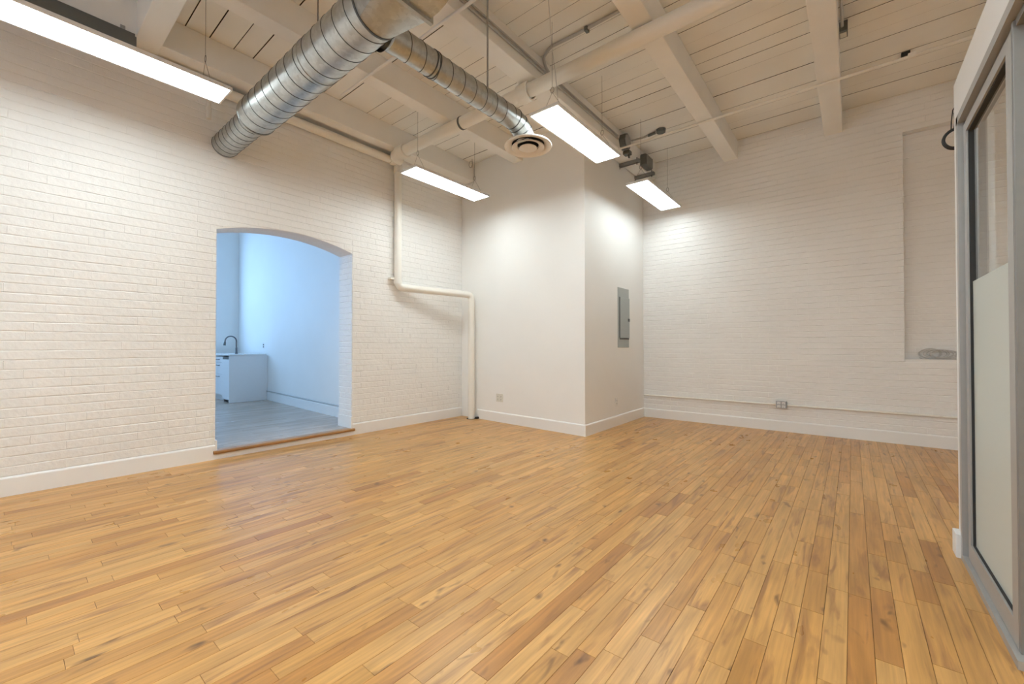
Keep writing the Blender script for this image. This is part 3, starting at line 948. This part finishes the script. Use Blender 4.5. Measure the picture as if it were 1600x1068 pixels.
obj('tube', MB().sweep([(-.05, -3.4, 3.845), (-.05, 4.55, 3.845)], .011, 8), M['conduit'], c4, True)
obj('strap', MB().bbox(-.070, -.035, 4.02, 4.06, 3.825, 3.865, .003), M['dark_steel'], c4)
bxx = obj('box', MB().bbox(-.070, -.012, 4.55, 4.66, 3.80, 3.89, .004), M['dark_steel'], c4)
obj('cover', MB().bbox(-.066, -.020, 4.57, 4.64, 3.794, 3.80, .002), M['outlet'], bxx)

# ------------------------------------------------------------------ spiral ducts
def spiral(name, parent, p0, p1, r, pitch, mat_t='galv'):
    """round duct from p0 to p1 (axis X or Y) with a helical lock seam"""
    a, b_ = Vector(p0), Vector(p1)
    L = (b_ - a).length
    t = (b_ - a).normalized()
    u = Vector((0, 0, 1))
    w = t.cross(u)
    tube = MB()
    rings = max(2, int(L / .25))
    tube.sweep([tuple(a + t * (L * i / rings)) for i in range(rings + 1)], r, 56, cap=False)
    o = obj(name, tube, M[mat_t], parent, True)
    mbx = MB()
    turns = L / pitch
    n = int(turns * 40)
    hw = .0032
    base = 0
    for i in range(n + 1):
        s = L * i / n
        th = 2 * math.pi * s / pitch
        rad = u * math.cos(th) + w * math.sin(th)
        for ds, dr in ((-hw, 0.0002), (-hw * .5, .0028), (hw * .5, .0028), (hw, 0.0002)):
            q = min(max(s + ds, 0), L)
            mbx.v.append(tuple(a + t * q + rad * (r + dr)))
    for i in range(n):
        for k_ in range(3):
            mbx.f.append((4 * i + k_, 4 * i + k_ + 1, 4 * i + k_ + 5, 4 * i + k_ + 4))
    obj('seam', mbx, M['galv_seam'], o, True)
    return o
DY, DZ, DR, DS = 1.411, 3.112, .1525, .1125
md = thing('spiral_duct', (-3.5, DY, DZ), 'large galvanised spiral duct entering the brick wall over the lamp', 'duct')
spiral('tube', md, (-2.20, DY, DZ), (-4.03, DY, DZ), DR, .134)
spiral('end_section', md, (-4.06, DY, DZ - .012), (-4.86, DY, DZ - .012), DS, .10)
obj('reducer', MB().lathe([(DR, 0), (DR + .004, .0), (DR + .004, .012), (DS + .005, .03), (DS + .002, .05), (DS - .01, .05)], (-4.022, DY, DZ - .006), 'X', 56).__class__().lathe([(DR, 0), (DR + .004, -.002), (DR + .003, -.014), (DS + .006, -.034), (DS + .003, -.05), (DS - .01, -.05)], (-4.02, DY, DZ - .004), 'X', 56), M['galv'], md, True)
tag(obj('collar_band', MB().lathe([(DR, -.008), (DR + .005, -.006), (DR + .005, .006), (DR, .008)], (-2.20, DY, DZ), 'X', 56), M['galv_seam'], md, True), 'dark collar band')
# square-to-round transition and the elbow that rises through the ceiling
tr = MB()
n = 48
FX, HY, HZ = -1.90, .16, .115
ringA, ringB = [], []
for k_ in range(n):
    th = 2 * math.pi * k_ / n
    c, s_ = math.cos(th), math.sin(th)
    mx_ = max(abs(c), abs(s_))
    ringA.append((-2.20, DY + c * DR, DZ + s_ * DR))
    ringB.append((FX, DY + HY * c / mx_, DZ + .005 + HZ * s_ / mx_))
tr.add(ringA + ringB, [(k_, (k_ + 1) % n, (k_ + 1) % n + n, k_ + n) for k_ in range(n)])
obj('transition', tr, M['galv'], md, True)
fl = MB()
for y0, y1, z0, z1 in ((-HY - .02, HY + .02, -HZ - .02, -HZ + .004), (-HY - .02, HY + .02, HZ - .004, HZ + .02), (-HY - .02, -HY + .004, -HZ, HZ), (HY - .004, HY + .02, -HZ, HZ)):
    fl.box(FX - .012, FX + .012, DY + y0, DY + y1, DZ + .005 + z0, DZ + .005 + z1)
obj('flange', fl, M['galv'], md)
el = MB()
sect = []
for i in range(11):
    a = math.pi / 2 * i / 10
    # centre of the bend above the flange
    cx_, cz_ = FX + .03, DZ + .005 + HZ + .12
    R1, R2 = .12, .12 + 2 * HZ
    for rr, yy in ((R2, -HY), (R2, HY), (R1, HY), (R1, -HY)):
        sect.append((cx_ + rr * math.sin(a), DY + yy, cz_ - rr * math.cos(a)))
pre = [(FX, DY - HY, DZ + .005 - HZ), (FX, DY + HY, DZ + .005 - HZ), (FX, DY + HY, DZ + .005 + HZ), (FX, DY - HY, DZ + .005 + HZ)]
post = [(p[0], p[1], ZC + .02) for p in sect[-4:]]
sect = pre + sect + post
k_ = len(sect) // 4
el.add(sect, [(4 * i + j, 4 * i + (j + 1) % 4, 4 * i + 4 + (j + 1) % 4, 4 * i + 4 + j) for i in range(k_ - 1) for j in range(4)])
obj('elbow_duct', el, M['galv'], md, True)
for xx in (-2.92,):
    obj('hanger_rod', MB().sweep([(xx, DY, DZ + DR - .005), (xx, DY, ZC)], .004, 6), M['dark_steel'], md, True)
    obj('hanger_band', MB().lathe([(DR + .001, -.012), (DR + .004, -.012), (DR + .004, .012), (DR + .001, .012)], (xx, DY, DZ), 'X', 48), M['galv'], md, True)

BX, BR = -2.312, .089
bd = thing('spiral_duct', (BX, 2.3, DZ), 'smaller galvanised spiral branch duct ending over the round diffuser', 'duct')
spiral('tube', bd, (BX, DY + .13, DZ), (BX, 2.80, DZ), BR, .122)
obj('saddle', MB().lathe([(BR + .03, -.0), (BR + .004, .03), (BR + .004, .09), (BR, .09)], (BX, DY + .135, DZ), 'Y', 40), M['galv'], bd, True)
pe = [(BX, 2.80, DZ), (BX, 2.86, DZ - .002), (BX, 2.93, DZ - .02), (BX, 2.99, DZ - .06), (BX, 3.03, DZ - .105), (BX, 3.045, DZ - .14)]
obj('elbow', MB().sweep(pe, BR + .001, 40, cap=False), M['galv'], bd, True)
for i_ in (1, 2, 3, 4):
    a, b_ = Vector(pe[i_]), (Vector(pe[i_ + 1]) - Vector(pe[i_ - 1])).normalized()
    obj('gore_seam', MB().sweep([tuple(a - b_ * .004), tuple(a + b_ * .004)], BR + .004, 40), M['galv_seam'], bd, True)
for yy in (1.92, 1.95):
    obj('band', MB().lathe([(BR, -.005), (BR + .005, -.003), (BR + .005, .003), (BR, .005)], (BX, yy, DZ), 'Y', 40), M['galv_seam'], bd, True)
obj('hanger_rod', MB().sweep([(BX + .012, 2.51, DZ + BR), (BX + .012, 2.51, ZC)], .0075, 8), M['grey_steel'], bd, True)
obj('hanger_band', MB().lathe([(BR + .001, -.012), (BR + .003, -.012), (BR + .003, .012), (BR + .001, .012)], (BX, 2.51, DZ), 'Y', 40), M['galv'], bd, True)

# round air diffuser under the end of the branch
DFX, DFY, DFZ = BX, 3.075, 2.945
df = thing('air_diffuser', (DFX, DFY, DFZ), 'round cream ceiling diffuser hanging at the end of the branch duct', 'air diffuser')
obj('outer_ring', MB().lathe([(.092, .05), (.10, .038), (.17, .030), (.214, .012), (.220, .002), (.218, -.004), (.208, -.004), (.158, .012), (.150, .02), (.150, .03), (.092, .05)], (DFX, DFY, DFZ), 'Z', 64), M['diffuser_white'], df, True)
obj('middle_ring', MB().lathe([(.150, -.012), (.153, -.010), (.150, -.006), (.105, .012), (.100, .016), (.098, .012), (.104, .002), (.148, -.013)], (DFX, DFY, DFZ), 'Z', 64), M['diffuser_white'], df, True)
obj('centre_disc', MB().lathe([(0, -.022), (.080, -.020), (.084, -.016), (.080, -.012), (.04, .01), (0, .01)], (DFX, DFY, DFZ), 'Z', 48), M['diffuser_white'], df, True)
tag(obj('neck_opening', MB().lathe([(0, .024), (.148, .022), (.148, .026), (0, .03)], (DFX, DFY, DFZ), 'Z', 48), M['black_hole'], df, True), 'dark openings between the rings')
for k_ in range(4):
    a = math.pi / 4 + k_ * math.pi / 2
    c, s_ = math.cos(a), math.sin(a)
    obj('spoke', MB().sweep([(DFX + c * .05, DFY + s_ * .05, DFZ + .018), (DFX + c * .152, DFY + s_ * .152, DFZ + .020)], .003, 6), M['black_hole'], df)

# ------------------------------------------------------------------ hanging lamps
LZ, LW = 3.10, .295
def lamp(xc, y0, y1, label, mat='lamp'):
    t = thing('pendant_panel_light', (xc, (y0 + y1) / 2, LZ), label, 'light', 'long hanging panel lights')
    x0, x1 = xc - LW / 2, xc + LW / 2
    fr_ = MB()
    for a in ((x0, x1, y0, y0 + .012), (x0, x1, y1 - .012, y1), (x0, x0 + .012, y0 + .012, y1 - .012), (x1 - .012, x1, y0 + .012, y1 - .012)):
        fr_.box(a[0], a[1], a[2], a[3], LZ, LZ + .024)
    obj('frame', fr_, M['lamp_frame'], t)
    obj('back_tray', MB().bbox(x0 + .03, x1 - .03, y0 + .10, y1 - .10, LZ + .022, LZ + .045, .006).box(x0 + .010, x1 - .010, y0 + .010, y1 - .010, LZ + .022, LZ + .031), M['lamp_frame'], t)
    obj('diffuser', MB().box(x0 + .012, x1 - .012, y0 + .012, y1 - .012, LZ + .003, LZ + .02), M[mat], t)
    for yy in (y0 + .14, y1 - .14):
        ring_z = 3.36
        w_ = obj('hanging_wire', MB().sweep([(xc, yy, ring_z), (xc, yy, ZC)], .0016, 5), M['wire'], t)
        obj('ring', MB().sweep([(xc + .017 * math.cos(a), yy, ring_z - .02 + .026 * math.sin(a)) for a in [2 * math.pi * q / 14 for q in range(14)]], .0022, 5, closed=True), M['wire'], w_)
        sw = MB()
        for s_ in (-1, 1):
            sw.sweep([(xc, yy, ring_z - .04), (xc + s_ * (LW / 2 - .03), yy, LZ + .034)], .0013, 5)
        obj('split_wires', sw, M['wire'], w_)
    return t
lamp(-3.89, -.11, 1.14, 'long lit hanging panel lamp at the top left, left of the big duct')
lamp(-3.89, 2.91, 4.13, 'lit hanging panel lamp in front of the corner pipe, far left row')
big_lamp = lamp(-2.02, 2.90, 4.12, 'biggest looking lit hanging panel lamp beside the round diffuser')
lamp(-2.035, 4.91, 6.16, 'lit hanging panel lamp closest to the far brick wall', 'lamp_dim')
lamp(-3.89, -2.9, -1.65, 'panel lamp in the row by the arched wall, behind the viewer')
lamp(-2.02, -.95, .30, 'panel lamp over the viewer beside the big duct')
lamp(-2.02, -2.9, -1.65, 'panel lamp in the second row at the rear wall')
lamp(-.28, .15, 1.40, 'unseen panel lamp added to brighten the glass door header')  # added out of view to lift the light on the partition header
lamp(-.28, -.95, .05, 'unseen panel lamp added in the third row for fill light')  # added out of view for more ambient fill
lamp(-.28, -2.5, -1.3, 'panel lamp in the third row behind the viewer')
lamp(1.75, -.8, .45, 'unseen panel lamp added to brighten the room behind the partition')  # added out of view so the panes look less dark
lamp(2.3, 1.4, 2.65, 'unseen panel lamp added to light the wall behind the partition')  # added out of view to light the wall seen through the glass
# loose wires at the ceiling
tag(obj('wire_loop', MB().sweep([(-4.44 + .035 * math.cos(a) - .03, 4.50, 3.86 + .05 * math.sin(a)) for a in [2 * math.pi * q / 16 for q in range(16)]], .0025, 5, closed=True).sweep([(-4.44, 4.50, 3.935), (-4.43, 4.50, 3.86), (-4.44, 4.50, 3.80)], .003, 5), M['wire']), 'thin dark loop of wire at the ceiling corner over the chase', 'wire')
obj('cord', MB().sweep([(-1.914, 2.827, ZC), (-1.95, 2.90, 3.86), (-2.0, 3.0, 3.70), (-1.985, 3.03, 3.50), (-1.96, 3.04, 3.22), (-1.96, 3.05, LZ + .04)], .003, 6), M['cable_grey'], big_lamp, True)
# dark metal tray along the wall beam, left of the girder
ct = thing('cable_tray', (-4.53, 0, 3.5), 'dark steel tray along the beam above the long lamp at the top left', 'tray')
obj('tray', MB().box(-4.562, -4.50, -1.4, .69, 3.50, 3.508).box(-4.508, -4.50, -1.4, .69, 3.508, 3.617).box(-4.565, -4.557, -1.4, .69, 3.508, 3.67), M['dark_steel'], ct)
for yy in (-.9, -.1, .6):
    obj('bracket', MB().box(-4.557, -4.508, yy, yy + .03, 3.508, 3.516).box(-4.565, -4.557, yy, yy + .03, 3.67, 3.70), M['grey_steel'], ct)

# ------------------------------------------------------------------ glass partition on the right
GX = .432
HT, OT = 2.50, 2.292
gw = MB()
gw.box(GX, GX + .13, .2, 3.238, OT, HT)
gw.box(GX, GX + .13, 3.165, 3.238, 0, OT)
struct('wall_partition', gw, M['trim_paint'], 'low white drywall partition framing the glass door', 'wall')
struct('baseboard_partition', MB().bbox(GX - .022, GX + .15, 3.16, 3.262, 0, .122, .003), M['trim_paint'], 'white baseboard block at the free end of the partition', 'baseboard')
d1 = thing('door_1', (GX + .03, 2.7, 0), 'grey framed glass door with a frosted lower half', 'door', kind='structure')
cs = MB()
cs.box(GX - .004, GX + .10, 3.125, 3.165, .0, OT)
cs.box(GX - .004, GX + .10, .25, 3.165, OT - .040, OT)
obj('casing', cs, M['alu'], d1)
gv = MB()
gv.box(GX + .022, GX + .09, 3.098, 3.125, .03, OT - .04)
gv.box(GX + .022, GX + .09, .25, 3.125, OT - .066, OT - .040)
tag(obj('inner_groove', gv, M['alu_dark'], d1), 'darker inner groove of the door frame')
obj('floor_track', MB().box(GX - .004, GX + .10, 2.20, 3.125, 0, .03), M['alu'], d1)
lf = obj('leaf_frame', MB().box(GX + .014, GX + .055, 3.045, 3.098, .032, OT - .067).box(GX + .014, GX + .055, 2.276, 2.345, .032, OT - .067)
         .box(GX + .014, GX + .055, 2.345, 3.045, .032, .115).box(GX + .014, GX + .055, 2.345, 3.045, OT - .115, OT - .067), M['alu'], d1)
obj('gasket', MB().box(GX + .022, GX + .048, 3.036, 3.045, .115, OT - .115).box(GX + .022, GX + .048, 2.345, 3.045, OT - .121, OT - .115).box(GX + .022, GX + .048, 2.345, 3.045, .115, .119), M['rubber'], lf)
obj('glass_pane', MB().box(GX + .032, GX + .038, 2.345, 3.036, 1.42, OT - .121), M['glass'], lf)
tag(obj('frosted_pane', MB().box(GX + .031, GX + .039, 2.345, 3.036, .119, 1.42), M['frost'], lf), 'pale green frosted lower pane')
# end post of the leaf; the shade on its face is put into the colour
tag(obj('end_post', MB().bbox(GX + .014, GX + .17, 2.253, 2.275, .028, OT - .045, .002), M['alu_dark'], d1), 'deep end post, its shade put into a darker grey')
obj('foot_seal', MB().box(GX + .020, GX + .165, 2.250, 2.27, .004, .028), M['rubber'], d1)
# coil of cable on the niche sill and the coil hanging behind the partition
bc = MB()
cr2 = random.Random(17)
for q in range(9):
    cx_, cz_ = .705 + cr2.uniform(-.05, .07), NZ0 + .062 + cr2.uniform(-.006, .006)
    rx, rz = cr2.uniform(.06, .12), cr2.uniform(.042, .054)
    ph = cr2.random() * 6
    yq = YF + .02 + .008 * q
    bc.sweep([(cx_ + rx * math.cos(a), yq + .012 * math.sin(2 * a + ph), cz_ + rz * math.sin(a)) for a in [2 * math.pi * k_ / 26 for k_ in range(26)]], .0042, 6, closed=True)
bc.sweep([(.62, YF + .03, NZ0 + .02), (.60, YF + .035, NZ0 + .034), (.575, YF + .03, NZ0 + .02), (.60, YF + .02, NZ0 + .006), (.66, YF + .03, NZ0 + .008), (.85, YF + .04, NZ0 + .007)], .004, 6)
bc.sweep([(.58, YF + .05, NZ0 + .006), (.70, YF + .06, NZ0 + .008), (.88, YF + .05, NZ0 + .007)], .005, 6)
tag(obj('cable_coil', bc, M['cable_grey'], smooth=True), 'tangled coil of grey cable lying on the niche sill', 'cable')
hc = MB()
hy = 3.36
for q in range(5):
    r0 = .050 + .004 * math.sin(q * 2.1)
    hc.sweep([(.455 + r0 * math.cos(a) * .95, hy + .006 * q + .004 * math.sin(a * 3), 2.262 + r0 * 1.02 * math.sin(a)) for a in [2 * math.pi * k_ / 26 for k_ in range(26)]], .0042, 6, closed=True)
hc.sweep([(.47, hy, 2.47), (.444, hy, 2.42), (.438, hy, 2.36), (.436, hy, 2.30)], .0025, 6)
hc.sweep([(.47, hy, 2.44), (.448, hy, 2.40), (.452, hy, 2.35), (.446, hy, 2.31)], .0025, 6)
hc.sweep([(.47, hy, 2.47), (.47, hy - .05, 2.49), (.46, 3.236, 2.497)], .003, 6)
tag(obj('cable_coil', hc, M['black'], smooth=True), 'black coil of cable hanging off the end of the partition', 'cable')
